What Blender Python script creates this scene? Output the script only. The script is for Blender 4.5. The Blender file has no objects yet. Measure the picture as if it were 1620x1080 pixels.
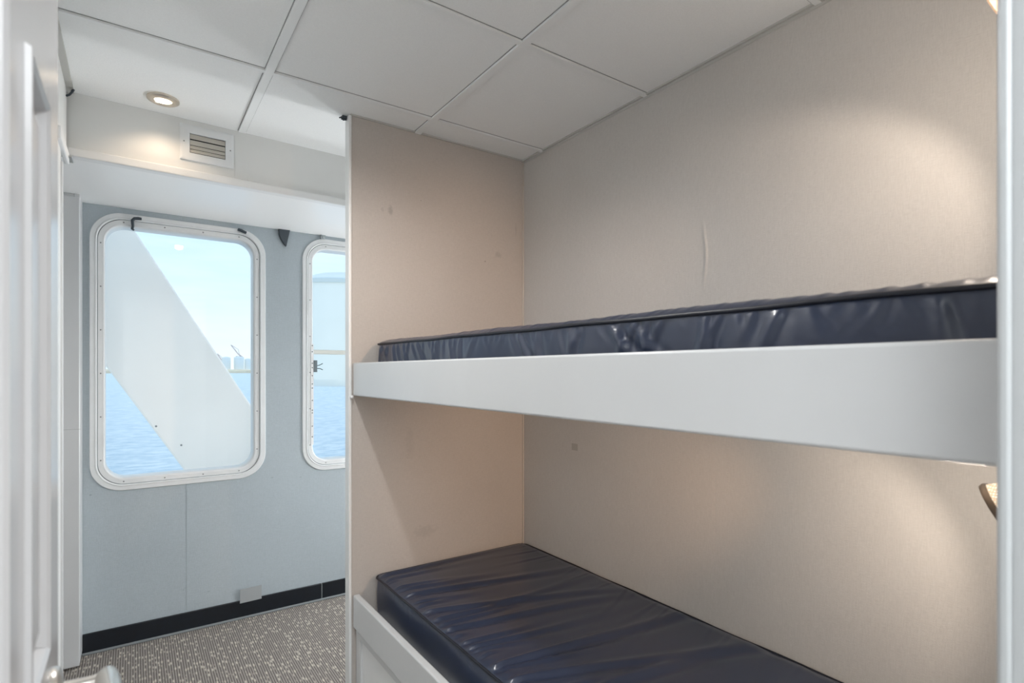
import bpy, bmesh, math, random
import numpy as np
from mathutils import Vector, Matrix
random.seed(7); RNG = np.random.default_rng(11)
S = bpy.context.scene
COL = S.collection
PI = math.pi

# ------------------------------------------------------------------ camera
cam_d = bpy.data.cameras.new('camera'); cam = bpy.data.objects.new('camera', cam_d); COL.objects.link(cam)
cam.location = (0, 0, 1.30)
cam.rotation_euler = (PI/2, 0, -math.atan2(.5693, .8221))
cam_d.sensor_width = 36; cam_d.sensor_fit = 'HORIZONTAL'
cam_d.lens = 866/1620*36
cam_d.shift_y = 47/1620
cam_d.clip_start = .02; cam_d.clip_end = 60000
cam_d.dof.use_dof = True; cam_d.dof.focus_distance = 2.4; cam_d.dof.aperture_fstop = 5.0
S.camera = cam
S.view_settings.view_transform = 'Standard'
try: S.view_settings.look = 'None'
except Exception: pass
S.view_settings.gamma = 1; S.view_settings.use_curve_mapping = False
S.view_settings.exposure = 0.22
S.cycles.max_bounces = 14; S.cycles.diffuse_bounces = 8
S.cycles.sample_clamp_indirect = 6

# ------------------------------------------------------------------ sky
W = bpy.data.worlds.new('sky'); S.world = W; W.use_nodes = True
nt = W.node_tree; nt.nodes.clear()
def N(nt, t, **k):
    n = nt.nodes.new(t)
    for a, b in k.items():
        if a == 'inp':
            for i, v in b.items(): n.inputs[i].default_value = v
        else: setattr(n, a, b)
    return n
out = N(nt, 'ShaderNodeOutputWorld'); bg = N(nt, 'ShaderNodeBackground')
SKY_STRENGTH = 1.35
bg.inputs['Strength'].default_value = SKY_STRENGTH
tc = N(nt, 'ShaderNodeTexCoord'); sp = N(nt, 'ShaderNodeSeparateXYZ')
ramp = N(nt, 'ShaderNodeValToRGB')
e = ramp.color_ramp.elements
e[0].position = 0.0; e[0].color = (.66, .76, .80, 1)
e[1].position = 1.0; e[1].color = (.45, .62, .80, 1)
q = e.new(.10); q.color = (.53, .68, .78, 1)
q = e.new(.35); q.color = (.40, .60, .77, 1)
mp = N(nt, 'ShaderNodeMapping'); mp.inputs['Scale'].default_value = (1.4, 1.4, 9)
no = N(nt, 'ShaderNodeTexNoise', inp={'Scale': 1.3, 'Detail': 5.0, 'Roughness': .6})
r2 = N(nt, 'ShaderNodeValToRGB'); r2.color_ramp.elements[0].position = .42; r2.color_ramp.elements[1].position = .72
r2.color_ramp.elements[1].color = (.5, .5, .5, 1)
mx = N(nt, 'ShaderNodeMixRGB'); mx.inputs['Color2'].default_value = (.74, .78, .80, 1)
L = nt.links.new
L(tc.outputs['Generated'], sp.inputs[0]); L(sp.outputs['Z'], ramp.inputs[0])
L(tc.outputs['Generated'], mp.inputs[0]); L(mp.outputs[0], no.inputs['Vector']); L(no.outputs['Fac'], r2.inputs[0])
L(r2.outputs[0], mx.inputs['Fac']); L(ramp.outputs[0], mx.inputs['Color1']); L(mx.outputs[0], bg.inputs['Color']); L(bg.outputs[0], out.inputs[0])

# ------------------------------------------------------------------ large fill lamps added out of view (their panels are built further down)
def area(name, loc, sx, sy, power, col, rot=(0, 0, 0)):
    l = bpy.data.lights.new(name, 'AREA'); l.shape = 'RECTANGLE'; l.size = sx; l.size_y = sy; l.energy = power; l.color = col
    o = bpy.data.objects.new(name, l); COL.objects.link(o); o.location = loc; o.rotation_euler = rot; return o
area('corridor_fill_lamp', (.30, -.80, 2.255), 1.9, 1.0, 48, (.95, .98, 1))                 # added fill from the corridor ceiling behind the doorway
area('bay_fill_lamp', (2.13, 2.72, .95), .70, 1.0, 90, (.95, .98, 1), (0, PI/2, 0))           # added fill from the hidden end of the window bay

# ------------------------------------------------------------------ helpers
def tag(o, label=None, cat=None, group=None, kind=None):
    if label: o['label'] = label
    if cat: o['category'] = cat
    if group: o['group'] = group
    if kind: o['kind'] = kind
    return o
def mat(name, col, rough=.5, metal=0, spec=.5, bump=None, var=None, emit=None, coat=0):
    """bump=(scale,strength,dist[,stretch]) ; var=(scale,amount[,stretch])"""
    m = bpy.data.materials.new(name); m.use_nodes = True; t = m.node_tree; b = t.nodes['Principled BSDF']
    b.inputs['Base Color'].default_value = (*col, 1); b.inputs['Roughness'].default_value = rough
    b.inputs['Metallic'].default_value = metal; b.inputs['Specular IOR Level'].default_value = spec
    if coat: b.inputs['Coat Weight'].default_value = coat; b.inputs['Coat Roughness'].default_value = .15
    c = N(t, 'ShaderNodeTexCoord')
    def src(st):
        if not st: return c.outputs['Object']
        p = N(t, 'ShaderNodeMapping'); p.inputs['Scale'].default_value = st
        t.links.new(c.outputs['Object'], p.inputs[0]); return p.outputs[0]
    if bump:
        n = N(t, 'ShaderNodeTexNoise', inp={'Scale': bump[0], 'Detail': 4.0}); bp = N(t, 'ShaderNodeBump')
        bp.inputs['Strength'].default_value = bump[1]; bp.inputs['Distance'].default_value = bump[2]
        t.links.new(src(bump[3] if len(bump) > 3 else None), n.inputs['Vector']); t.links.new(n.outputs['Fac'], bp.inputs['Height']); t.links.new(bp.outputs[0], b.inputs['Normal'])
    if var:
        n = N(t, 'ShaderNodeTexNoise', inp={'Scale': var[0], 'Detail': 5.0, 'Roughness': .6})
        r = N(t, 'ShaderNodeValToRGB'); a = var[1]
        r.color_ramp.elements[0].position = .3; r.color_ramp.elements[1].position = .7
        r.color_ramp.elements[0].color = (*[max(0, x*(1-a)) for x in col], 1); r.color_ramp.elements[1].color = (*[min(1, x*(1+a)) for x in col], 1)
        t.links.new(src(var[2] if len(var) > 2 else None), n.inputs['Vector']); t.links.new(n.outputs['Fac'], r.inputs[0]); t.links.new(r.outputs[0], b.inputs['Base Color'])
    if emit:
        b.inputs['Emission Color'].default_value = (*emit[0], 1); b.inputs['Emission Strength'].default_value = emit[1]
    return m
def link(name, me, m=None, parent=None, loc=None, smooth=False):
    o = bpy.data.objects.new(name, me); COL.objects.link(o)
    if m:
        for k in (m if isinstance(m, (list, tuple)) else [m]): me.materials.append(k)
    if parent: o.parent = parent
    if loc: o.location = loc
    if smooth:
        me.polygons.foreach_set('use_smooth', [True]*len(me.polygons))
    return o
def empty(name, loc=(0, 0, 0), rz=0):
    o = bpy.data.objects.new(name, None); COL.objects.link(o); o.location = loc; o.rotation_euler.z = rz
    o.empty_display_size = .05; return o
def fin(bm, name, m=None, parent=None, loc=None, smooth=None, bev=0, seg=2):
    bmesh.ops.recalc_face_normals(bm, faces=bm.faces[:])
    me = bpy.data.meshes.new(name); bm.to_mesh(me); bm.free()
    o = link(name, me, m, parent, loc)
    if bev:
        md = o.modifiers.new('bevel', 'BEVEL'); md.width = bev; md.segments = seg; md.limit_method = 'ANGLE'; md.angle_limit = math.radians(40)
    if smooth is not None or bev:
        a = math.radians(smooth if smooth else 40)
        me.polygons.foreach_set('use_smooth', [True]*len(me.polygons))
        try: me.set_sharp_from_angle(angle=a)
        except Exception: pass
    return o
def bx(bm, x0, x1, y0, y1, z0, z1, mi=0):
    v = [bm.verts.new(p) for p in ((x0,y0,z0),(x1,y0,z0),(x1,y1,z0),(x0,y1,z0),(x0,y0,z1),(x1,y0,z1),(x1,y1,z1),(x0,y1,z1))]
    for f in ((0,3,2,1),(4,5,6,7),(0,1,5,4),(1,2,6,5),(2,3,7,6),(3,0,4,7)):
        fc = bm.faces.new([v[i] for i in f]); fc.material_index = mi
    return v
def box(name, b, m, parent=None, bev=0, **k):
    bm = bmesh.new(); bx(bm, *b); return fin(bm, name, m, parent, bev=bev, **k)
def tube(bm, pts, r, n=10, caps=True, flat=1.0):
    pts = [Vector(p) for p in pts]; rs = r if isinstance(r, (list, tuple)) else [r]*len(pts); rings = []; up = None
    for i, p in enumerate(pts):
        d = (pts[min(i+1, len(pts)-1)]-pts[max(i-1, 0)]).normalized()
        if up is None: up = Vector((0, 0, 1)) if abs(d.z) < .9 else Vector((0, 1, 0))
        s = d.cross(up).normalized(); up = s.cross(d).normalized()
        rings.append([bm.verts.new(p+rs[i]*(math.cos(2*PI*k/n)*s+flat*math.sin(2*PI*k/n)*up)) for k in range(n)])
    for a, b in zip(rings, rings[1:]):
        for k in range(n): bm.faces.new((a[k], a[(k+1) % n], b[(k+1) % n], b[k]))
    if caps: bm.faces.new(rings[0][::-1]); bm.faces.new(rings[-1])
    return rings
def lathe(bm, prof, n=32, M=None, cap0=False, cap1=False):
    rings = []
    for r, z in prof:
        rings.append([bm.verts.new((M or Matrix()) @ Vector((r*math.cos(2*PI*k/n), r*math.sin(2*PI*k/n), z))) for k in range(n)])
    for a, b in zip(rings, rings[1:]):
        for k in range(n): bm.faces.new((a[k], a[(k+1) % n], b[(k+1) % n], b[k]))
    if cap0: bm.faces.new(rings[0][::-1])
    if cap1: bm.faces.new(rings[-1])
    return rings
def rrect(u0, u1, v0, v1, r, n=10):
    pts = []
    for cx, cy, a0 in ((u1-r, v1-r, 0), (u0+r, v1-r, PI/2), (u0+r, v0+r, PI), (u1-r, v0+r, 3*PI/2)):
        for k in range(n+1):
            a = a0+PI/2*k/n; pts.append((cx+r*math.cos(a), cy+r*math.sin(a)))
    return pts
def plate(bm, outer, holes, f, d, mi=0):
    """flat plate with holes; f(u,v,w) maps to 3-D, thickness w 0..d"""
    lo = []; es = []
    for lp in [outer]+holes:
        vs = [bm.verts.new(f(u, v, 0)) for u, v in lp]; lo.append(vs)
        es += [bm.edges.new((vs[i], vs[(i+1) % len(vs)])) for i in range(len(vs))]
    g = bmesh.ops.triangle_fill(bm, use_beauty=True, use_dissolve=False, edges=es)
    fs = [x for x in g['geom'] if isinstance(x, bmesh.types.BMFace)]
    if d:
        mp = {v: bm.verts.new(Vector(f(u, w, d))) for vs, lp in zip(lo, [outer]+holes) for v, (u, w) in zip(vs, lp)}
        for fc in fs: bm.faces.new([mp[v] for v in reversed(fc.verts)])
        for vs in lo:
            for i in range(len(vs)):
                a, b = vs[i], vs[(i+1) % len(vs)]; bm.faces.new((a, b, mp[b], mp[a]))
def ring_sweep(bm, loops):
    rs = [[bm.verts.new(p) for p in lp] for lp in loops]; n = len(rs[0])
    for a, b in zip(rs, rs[1:]):
        for k in range(n): bm.faces.new((a[k], a[(k+1) % n], b[(k+1) % n], b[k]))
    return rs
def struct(o, **k): o['kind'] = 'structure'; return o

# ------------------------------------------------------------------ materials
M = {}
M['ceil'] = mat('ceiling_tile_white', (.88, .895, .895), .85, spec=.2, bump=(260, .25, .002), var=(300, .03))
M['grid'] = mat('ceiling_grid_white', (.86, .88, .88), .55)
M['soffit'] = mat('soffit_laminate', (.74, .75, .74), .45, var=(2.5, .02))
M['white'] = mat('white_gloss_paint', (.62, .635, .645), .28, bump=(40, .05, .002), var=(3, .02))
M['white2'] = mat('white_satin_paint', (.80, .81, .81), .42, bump=(60, .08, .002))
M['doorp'] = mat('door_paint', (.50, .50, .51), .22, bump=(25, .06, .002))
M['blue'] = mat('blue_grey_wallcovering', (.45, .525, .562), .55)
M['frame'] = mat('window_frame_white', (.74, .76, .77), .4, var=(8, .04))
M['seal'] = mat('window_seal_dark', (.10, .12, .13), .6)
M['black'] = mat('baseboard_black_rubber', (.003, .006, .011), .45, var=(30, .3))
M['jamb'] = mat('jamb_paint', (.46, .48, .49), .4, bump=(40, .05, .002))
M['nickel'] = mat('brushed_nickel', (.70, .67, .63), .28, metal=1)
M['chrome'] = mat('satin_metal', (.55, .55, .54), .35, metal=1)
M['brass'] = mat('warm_brushed_steel', (.66, .61, .54), .35, metal=1)
M['dark'] = mat('dark_plastic', (.035, .05, .065), .5)
M['tapegrey'] = mat('grey_cloth_tape', (.36, .38, .39), .6, bump=(300, .5, .001))
M['glow'] = mat('lamp_diffuser', (1, .95, .85), .4, emit=((1, .86, .66), 3.0))
M['screw'] = mat('screw_head', (.25, .26, .27), .5, metal=.6)
M['steel'] = mat('ship_white_steel', (.97, .93, .885), .5, bump=(3, .1, .01), var=(1.5, .02))
M['hull'] = mat('lifeboat_white', (.90, .91, .87), .4, var=(.7, .03))
M['sand'] = mat('shore_sand', (.90, .72, .54), .9, var=(.01, .2))
M['tank'] = mat('tank_white', (.92, .92, .90), .6)
M['cranep'] = mat('crane_paint', (.62, .50, .50), .7)
M['vinyl'] = mat('navy_vinyl', (.015, .025, .056), .34, spec=.65, coat=.3, bump=(900, .15, .0006))
M['cord'] = mat('mattress_piping', (.006, .008, .016), .4)

def fabric_wall(name, col, stains=None, tint=None):
    m = mat(name, col, .75, spec=.25); t = m.node_tree; b = t.nodes['Principled BSDF']
    c = N(t, 'ShaderNodeTexCoord')
    # woven threads: two stretched noises
    hs = []
    for sc in ((1, 1, 14), (14, 14, 1)):
        p = N(t, 'ShaderNodeMapping'); p.inputs['Scale'].default_value = sc
        n = N(t, 'ShaderNodeTexNoise', inp={'Scale': 60.0, 'Detail': 3.0})
        t.links.new(c.outputs['Object'], p.inputs[0]); t.links.new(p.outputs[0], n.inputs['Vector']); hs.append(n.outputs['Fac'])
    ad = N(t, 'ShaderNodeMath', operation='ADD'); t.links.new(hs[0], ad.inputs[0]); t.links.new(hs[1], ad.inputs[1])
    bp = N(t, 'ShaderNodeBump'); bp.inputs['Strength'].default_value = .35; bp.inputs['Distance'].default_value = .0015
    t.links.new(ad.outputs[0], bp.inputs['Height']); t.links.new(bp.outputs[0], b.inputs['Normal'])
    mr = N(t, 'ShaderNodeMapRange'); mr.inputs[1].default_value = .7; mr.inputs[2].default_value = 1.3; mr.inputs[3].default_value = .93; mr.inputs[4].default_value = 1.07
    t.links.new(ad.outputs[0], mr.inputs[0])
    big = N(t, 'ShaderNodeTexNoise', inp={'Scale': 3.0, 'Detail': 4.0})
    mr2 = N(t, 'ShaderNodeMapRange'); mr2.inputs[3].default_value = .95; mr2.inputs[4].default_value = 1.05
    t.links.new(c.outputs['Object'], big.inputs['Vector']); t.links.new(big.outputs['Fac'], mr2.inputs[0])
    mu = N(t, 'ShaderNodeMath', operation='MULTIPLY'); t.links.new(mr.outputs[0], mu.inputs[0]); t.links.new(mr2.outputs[0], mu.inputs[1])
    last = mu.outputs[0]
    for (sx, sy, sz, rx, rz, dk) in stains or []:
        # a scuff with its own irregular outline
        p = N(t, 'ShaderNodeMapping'); p.vector_type = 'POINT'
        p.inputs['Location'].default_value = (-sx/rx, -sy*8, -sz/rz); p.inputs['Scale'].default_value = (1/rx, 8, 1/rz)
        t.links.new(c.outputs['Object'], p.inputs[0])
        ln = N(t, 'ShaderNodeVectorMath', operation='LENGTH'); t.links.new(p.outputs[0], ln.inputs[0])
        nn = N(t, 'ShaderNodeTexNoise', inp={'Scale': 70.0, 'Detail': 3.0}); t.links.new(c.outputs['Object'], nn.inputs['Vector'])
        s1 = N(t, 'ShaderNodeMath', operation='MULTIPLY_ADD'); s1.inputs[1].default_value = 1.6; t.links.new(nn.outputs['Fac'], s1.inputs[0]); t.links.new(ln.outputs['Value'], s1.inputs[2])
        r = N(t, 'ShaderNodeMapRange'); r.inputs[1].default_value = 1.2; r.inputs[2].default_value = 1.9; r.inputs[3].default_value = 1-dk; r.inputs[4].default_value = 1
        t.links.new(s1.outputs[0], r.inputs[0])
        k = N(t, 'ShaderNodeMath', operation='MULTIPLY'); t.links.new(last, k.inputs[0]); t.links.new(r.outputs[0], k.inputs[1]); last = k.outputs[0]
    vm = N(t, 'ShaderNodeVectorMath', operation='SCALE'); vm.inputs[0].default_value = col; t.links.new(last, vm.inputs['Scale'])
    t.links.new(vm.outputs[0], b.inputs['Base Color'])
    return m
M['beige'] = fabric_wall('beige_woven_wallcovering', (.550, .532, .513))
M['tan'] = fabric_wall('tan_woven_wallcovering', (.505, .468, .438), stains=[
    (.865, 2.12, 1.955, .012, .022, .22), (.83, 2.12, 1.955, .006, .012, .12), (1.39, 2.12, 1.84, .02, .015, .15), (1.02, 2.12, .62, .06, .03, .10),
    (.95, 2.12, 1.0, .02, .08, .06), (1.49, 2.12, 1.97, .006, .03, .12), (1.0, 2.12, 2.02, .004, .004, .3), (1.32, 2.12, 1.80, .004, .004, .35)])

M['blue'] = fabric_wall('blue_grey_wallcovering', (.42, .477, .512), stains=[
    (-.161, 3.19, .728, .006, .005, .35), (.622, 3.19, .722, .010, .004, .2), (.771, 3.19, .708, .004, .004, .25),
    (.208, 3.19, .205, .003, .006, .25), (.320, 3.19, .172, .008, .003, .18)])
def carpet():
    m = mat('carpet', (.2, .18, .17), .95, spec=.1); t = m.node_tree; b = t.nodes['Principled BSDF']; c = N(t, 'ShaderNodeTexCoord')
    wv = N(t, 'ShaderNodeTexWave', inp={'Scale': 34.0, 'Distortion': .8, 'Detail': 2.0, 'Detail Scale': 6.0}); wv.bands_direction = 'X'
    t.links.new(c.outputs['Object'], wv.inputs['Vector'])
    r = N(t, 'ShaderNodeValToRGB'); r.color_ramp.elements[0].color = (.15, .132, .12, 1); r.color_ramp.elements[1].color = (.42, .385, .36, 1)
    t.links.new(wv.outputs['Fac'], r.inputs[0])
    n0 = N(t, 'ShaderNodeTexNoise', inp={'Scale': 420.0, 'Detail': 2.0}); t.links.new(c.outputs['Object'], n0.inputs['Vector'])
    mul = N(t, 'ShaderNodeMixRGB', blend_type='MULTIPLY'); mul.inputs[0].default_value = .8
    r0 = N(t, 'ShaderNodeValToRGB'); r0.color_ramp.elements[0].position = .3; r0.color_ramp.elements[0].color = (.35, .35, .35, 1); r0.color_ramp.elements[1].position = .65
    r0.color_ramp.elements[1].color = (1.0, 1.0, 1.0, 1)
    t.links.new(n0.outputs['Fac'], r0.inputs[0]); t.links.new(r.outputs[0], mul.inputs['Color1']); t.links.new(r0.outputs[0], mul.inputs['Color2'])
    # light dashes, staggered
    bk = N(t, 'ShaderNodeTexVoronoi', inp={'Scale': 1.0, 'Randomness': .55}); bk.distance = 'EUCLIDEAN'
    p = N(t, 'ShaderNodeMapping'); p.inputs['Scale'].default_value = (84, 23, 1); p.inputs['Rotation'].default_value = (0, 0, .04)
    p2 = N(t, 'ShaderNodeMapping'); p2.inputs['Scale'].default_value = (1, 1, 0)
    t.links.new(c.outputs['Object'], p2.inputs[0]); t.links.new(p2.outputs[0], p.inputs[0]); t.links.new(p.outputs[0], bk.inputs['Vector'])
    r1 = N(t, 'ShaderNodeValToRGB'); r1.color_ramp.elements[0].position = .10; r1.color_ramp.elements[0].color = (1, 1, 1, 1); r1.color_ramp.elements[1].position = .42; r1.color_ramp.elements[1].color = (0, 0, 0, 1)
    t.links.new(bk.outputs['Distance'], r1.inputs[0])
    mx = N(t, 'ShaderNodeMixRGB'); mx.inputs['Color2'].default_value = (.56, .51, .43, 1)
    t.links.new(r1.outputs[0], mx.inputs['Fac']); t.links.new(mul.outputs[0], mx.inputs['Color1']); t.links.new(mx.outputs[0], b.inputs['Base Color'])
    bp = N(t, 'ShaderNodeBump'); bp.inputs['Strength'].default_value = .5; bp.inputs['Distance'].default_value = .003
    t.links.new(n0.outputs['Fac'], bp.inputs['Height']); t.links.new(bp.outputs[0], b.inputs['Normal'])
    return m
M['carpet'] = carpet()
def glassmat():
    m = bpy.data.materials.new('window_glass'); m.use_nodes = True; t = m.node_tree; t.nodes.clear()
    o = N(t, 'ShaderNodeOutputMaterial'); a = N(t, 'ShaderNodeBsdfTransparent'); g = N(t, 'ShaderNodeBsdfGlossy', inp={'Roughness': .01})
    a.inputs[0].default_value = (.97, .985, .99, 1)
    f = N(t, 'ShaderNodeFresnel', inp={'IOR': 1.45}); x = N(t, 'ShaderNodeMixShader')
    t.links.new(f.outputs[0], x.inputs[0]); t.links.new(a.outputs[0], x.inputs[1]); t.links.new(g.outputs[0], x.inputs[2]); t.links.new(x.outputs[0], o.inputs[0]); return m
M['glass'] = glassmat()
def seamat():
    m = bpy.data.materials.new('sea_water'); m.use_nodes = True; t = m.node_tree; b = t.nodes['Principled BSDF']
    b.inputs['Base Color'].default_value = (.50, .66, .78, 1); b.inputs['Roughness'].default_value = .3; b.inputs['Specular IOR Level'].default_value = .5
    c = N(t, 'ShaderNodeTexCoord'); p = N(t, 'ShaderNodeMapping'); p.inputs['Scale'].default_value = (.55, 1.1, 1); p.inputs['Rotation'].default_value = (0, 0, .25)
    n = N(t, 'ShaderNodeTexNoise', inp={'Scale': 1.1, 'Detail': 7.0, 'Roughness': .62}); bp = N(t, 'ShaderNodeBump'); bp.inputs['Strength'].default_value = 1.0; bp.inputs['Distance'].default_value = .55
    t.links.new(c.outputs['Object'], p.inputs[0]); t.links.new(p.outputs[0], n.inputs['Vector']); t.links.new(n.outputs['Fac'], bp.inputs['Height']); t.links.new(bp.outputs[0], b.inputs['Normal'])
    r = N(t, 'ShaderNodeValToRGB'); r.color_ramp.elements[0].position = .35; r.color_ramp.elements[0].color = (.50, .64, .76, 1); r.color_ramp.elements[1].position = .62; r.color_ramp.elements[1].color = (.88, .94, .98, 1)
    t.links.new(n.outputs['Fac'], r.inputs[0]); t.links.new(r.outputs[0], b.inputs['Base Color'])
    return m
M['sea'] = seamat()

# ------------------------------------------------------------------ room shell
CZ = 2.30            # ceiling height
XR = 1.534; XL = -.194; YW = 3.19; YF = .16; YP = 2.12
# floor, whole deck of cabin and corridor behind
struct(box('floor', (-1.6, 2.2, -1.7, 3.5, -.06, 0), M['carpet']))
# ceiling: lay-in tiles + grid
ceil_o = struct(box('ceiling', (-1.6, 2.2, -1.7, 3.29, CZ+.0055, CZ+.07), M['ceil']))
gx = [-.235-.61, -.235, .375, .985, 1.595]; gy = [-1.08, -.47, .14, .75, 1.36, 1.972]
bm = bmesh.new()
for x in gx: bx(bm, x-.0135, x+.0135, -1.6, 2.53, CZ-.002, CZ+.008)
for y in gy: bx(bm, -1.5, 2.1, y-.0095, y+.0095, CZ-.0015, CZ+.008)
fin(bm, 'ceiling_grid', M['grid'], ceil_o, bev=.0008, seg=1)
bm = bmesh.new()   # dark reveal where the tiles meet the runners
for x in gx:
    for sgn in (-1, 1): bx(bm, x+sgn*.0150-.0014, x+sgn*.0150+.0014, -1.6, 2.53, CZ+.0045, CZ+.0080)
for y in gy:
    for sgn in (-1, 1): bx(bm, -1.5, 2.1, y+sgn*.0128-.0014, y+sgn*.0128+.0014, CZ+.0045, CZ+.0080)
fin(bm, 'tile_reveal', mat('tile_edge_grey', (.30, .31, .31), .8), ceil_o)
bm = bmesh.new()   # wall angles
bx(bm, XR-.010, XR, YF, YP, CZ-.001, CZ+.007); bx(bm, XR-.0015, XR, YF, YP, CZ-.010, CZ+.006)
bx(bm, .70, XR, YP-.006, YP, CZ-.001, CZ+.007)
bx(bm, XL, XL+.02, .9, 2.52, CZ-.002, CZ+.007)
fin(bm, 'wall_angle', mat('wall_angle_grey', (.50, .50, .48), .6), ceil_o)

# window wall with two rounded openings
WINS = [(-.166, .589, .734, 2.049), (.779, 1.534, .734, 2.056)]
bm = bmesh.new()
holes = [rrect(a+.030, b-.030, c+.030, d-.030, .10, 8) for a, b, c, d in WINS]
plate(bm, [(-1.0, -.06), (2.2, -.06), (2.2, CZ+.05), (-1.0, CZ+.05)], holes, lambda u, v, w: (u, YW+w, v), .09)
wall_w = struct(fin(bm, 'wall_window', M['blue']))
bm = bmesh.new(); plate(bm, [(-1.6, -3.0), (2.2, -3.0), (2.2, CZ+.6), (-1.6, CZ+.6)], holes, lambda u, v, w: (u, YW+.092+w, v), .012)
fin(bm, 'hull_bounce_plating', M['steel'], wall_w)  # unseen outer skin, added white to bounce light onto the brace
box('panel_seam', (.2195, .2225, YW-.0012, YW+.001, .1, .745), mat('panel_joint', (.34, .39, .42), .7), wall_w)

def window(i, a, b, c, d, glass_y):
    f = lambda lp, y: [(u, y, v) for u, v in lp]
    root = struct(empty('window_%d' % i, ((a+b)/2, YW, c)))
    inv = Vector((-(a+b)/2, -YW, -c))
    def put(o): o.matrix_parent_inverse = Matrix(); o.location = inv; return o
    def R(ins, r): return rrect(a+ins, b-ins, c+ins, d-ins, r, 12)
    bm = bmesh.new()          # outer clamp ring: rounded lip
    ring_sweep(bm, [f(R(0, .13), YW-.0005), f(R(.0008, .129), YW-.006), f(R(.003, .127), YW-.0085), f(R(.0195, .114), YW-.0090), f(R(.0205, .113), YW-.0078), f(R(.0225, .112), YW-.0115), f(R(.0255, .109), YW-.0115), f(R(.0285, .107), YW-.006), f(R(.0290, .1065), YW+.030)])
    put(fin(bm, 'outer_frame', M['frame'], root, smooth=28))
    bm = bmesh.new()          # inner ring
    ring_sweep(bm, [f(R(.0310, .105), YW+.09), f(R(.0310, .105), YW-.0005), f(R(.0325, .104), YW-.0025), f(R(.0500, .088), YW-.0025), f(R(.0508, .087), YW-.0012), f(R(.0518, .086), YW-.0028), f(R(.0555, .083), YW-.001), f(R(.0580, .081), YW+.006), f(R(.0590, .080), YW+.09)])
    put(fin(bm, 'inner_frame', M['frame'], root, smooth=28))
    bm = bmesh.new()          # dark gasket in the groove
    ring_sweep(bm, [f(R(.0286, .107), YW+.0005), f(R(.0314, .1045), YW+.0005), f(R(.0314, .1045), YW+.004)])
    put(fin(bm, 'gasket', M['seal'], root))
    def scr(u, v):
        bm = bmesh.new(); lathe(bm, [(.0034, 0), (.0030, .0012), (.001, .0016)], 10, Matrix.Translation((u, YW-.0024, v)) @ Matrix.Rotation(PI/2, 4, 'X'), cap1=True)
        put(fin(bm, 'screw', M['screw'], root))
    for k in range(6):
        v = c+.15+(d-c-.30)*k/5
        scr(a+.0425, v); scr(b-.0425, v)
    for k in range(4):
        u = a+.13+(b-a-.26)*k/3
        scr(u, c+.0425); scr(u, d-.0425)
    bm = bmesh.new(); lp = R(.058, .079)
    bm.faces.new([bm.verts.new((u, glass_y, v)) for u, v in lp])
    put(fin(bm, 'pane', M['glass'], root))
    return root, put
w1, put1 = window(1, *WINS[0], YW+.022)
w2, put2 = window(2, *WINS[1], YW+.022)
# window 2: meeting rail, side track with holes, latch
o = put2(box('sash_rail', (.838, 1.475, YW+.004, YW+.021, 1.397, 1.422), mat('sash_rail_grey', (.66, .68, .64), .45), w2, bev=.003))
bm = bmesh.new(); plate(bm, rrect(.826, .840, .885, 1.455, .003, 2), [], lambda u, v, w: (u, YW-.0065+w, v), .006)
trk = put2(fin(bm, 'side_track', M['white2'], w2))
bm = bmesh.new()
for z in (1.445, 1.41, 1.345, 1.32, 1.275, 1.228, 1.205, 1.135, 1.08, 1.065, .99, .93):
    lathe(bm, [(.0036, 0), (.003, .001)], 10, Matrix.Translation((.833, YW-.0064, z)) @ Matrix.Rotation(PI/2, 4, 'X'), cap1=True)
o = fin(bm, 'track_holes', M['seal'], w2); put2(o)
bm = bmesh.new(); bx(bm, .8405, .860, YW-.010, YW+.004, 1.295, 1.362)
lt = put2(fin(bm, 'latch', mat('latch_grey', (.18, .22, .24), .5, metal=.3), w2, bev=.002))
bm = bmesh.new()
tube(bm, [(.858, YW, 1.331), (.872, YW-.006, 1.334), (.890, YW-.008, 1.344)], .0022, 8)
tube(bm, [(.858, YW, 1.316), (.876, YW-.006, 1.315), (.890, YW-.008, 1.308)], .0022, 8)
o = fin(bm, 'prong', M['dark'], lt, smooth=60)

# soffit above the windows (bulkhead): face, underside, lip
def quadbox(bm, p):   # p: 8 points bottom4, top4
    v = [bm.verts.new(x) for x in p]
    for f in ((0,3,2,1),(4,5,6,7),(0,1,5,4),(1,2,6,5),(2,3,7,6),(3,0,4,7)): bm.faces.new([v[i] for i in f])
YS = lambda x: 2.522+.034*(x+.2)
bm = bmesh.new()
xa, xb = -.95, 2.15; z1 = CZ+.005
quadbox(bm, [(xa, YS(xa), 2.078), (xb, YS(xb), 2.078), (xb, YW-.0005, 2.082), (xa, YW-.0005, 2.082), (xa, YS(xa), z1), (xb, YS(xb), z1), (xb, YW-.0005, z1), (xa, YW-.0005, z1)])
sof = struct(fin(bm, 'wall_soffit', M['soffit']))
box('soffit_underside', (-.95, 2.12, 2.555, YW-.001, 2.0745, 2.0785), mat('window_lit_gloss_white', (.88, .89, .89), .3, spec=.6), sof)  # lighter than the soffit face; window light is put into its colour
bm = bmesh.new()
quadbox(bm, [(XL, YS(XL)-.010, 2.072), (xb, YS(xb)-.010, 2.072), (xb, YS(xb)+.03, 2.072), (XL, YS(XL)+.03, 2.072), (XL, YS(XL)-.010, 2.104), (xb, YS(xb)-.010, 2.104), (xb, YS(xb)+.03, 2.104), (XL, YS(XL)+.03, 2.104)])
o = struct(fin(bm, 'trim_1', M['white2'], bev=.004))
bm = bmesh.new(); bx(bm, .3500, .3515, YS(.35)-.0012, YS(.35), 2.104, 2.285); bx(bm, .147, .1485, YS(.148)-.0012, YS(.148), 2.24, 2.285)
fin(bm, 'panel_seam', M['soffit'], sof)

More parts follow.
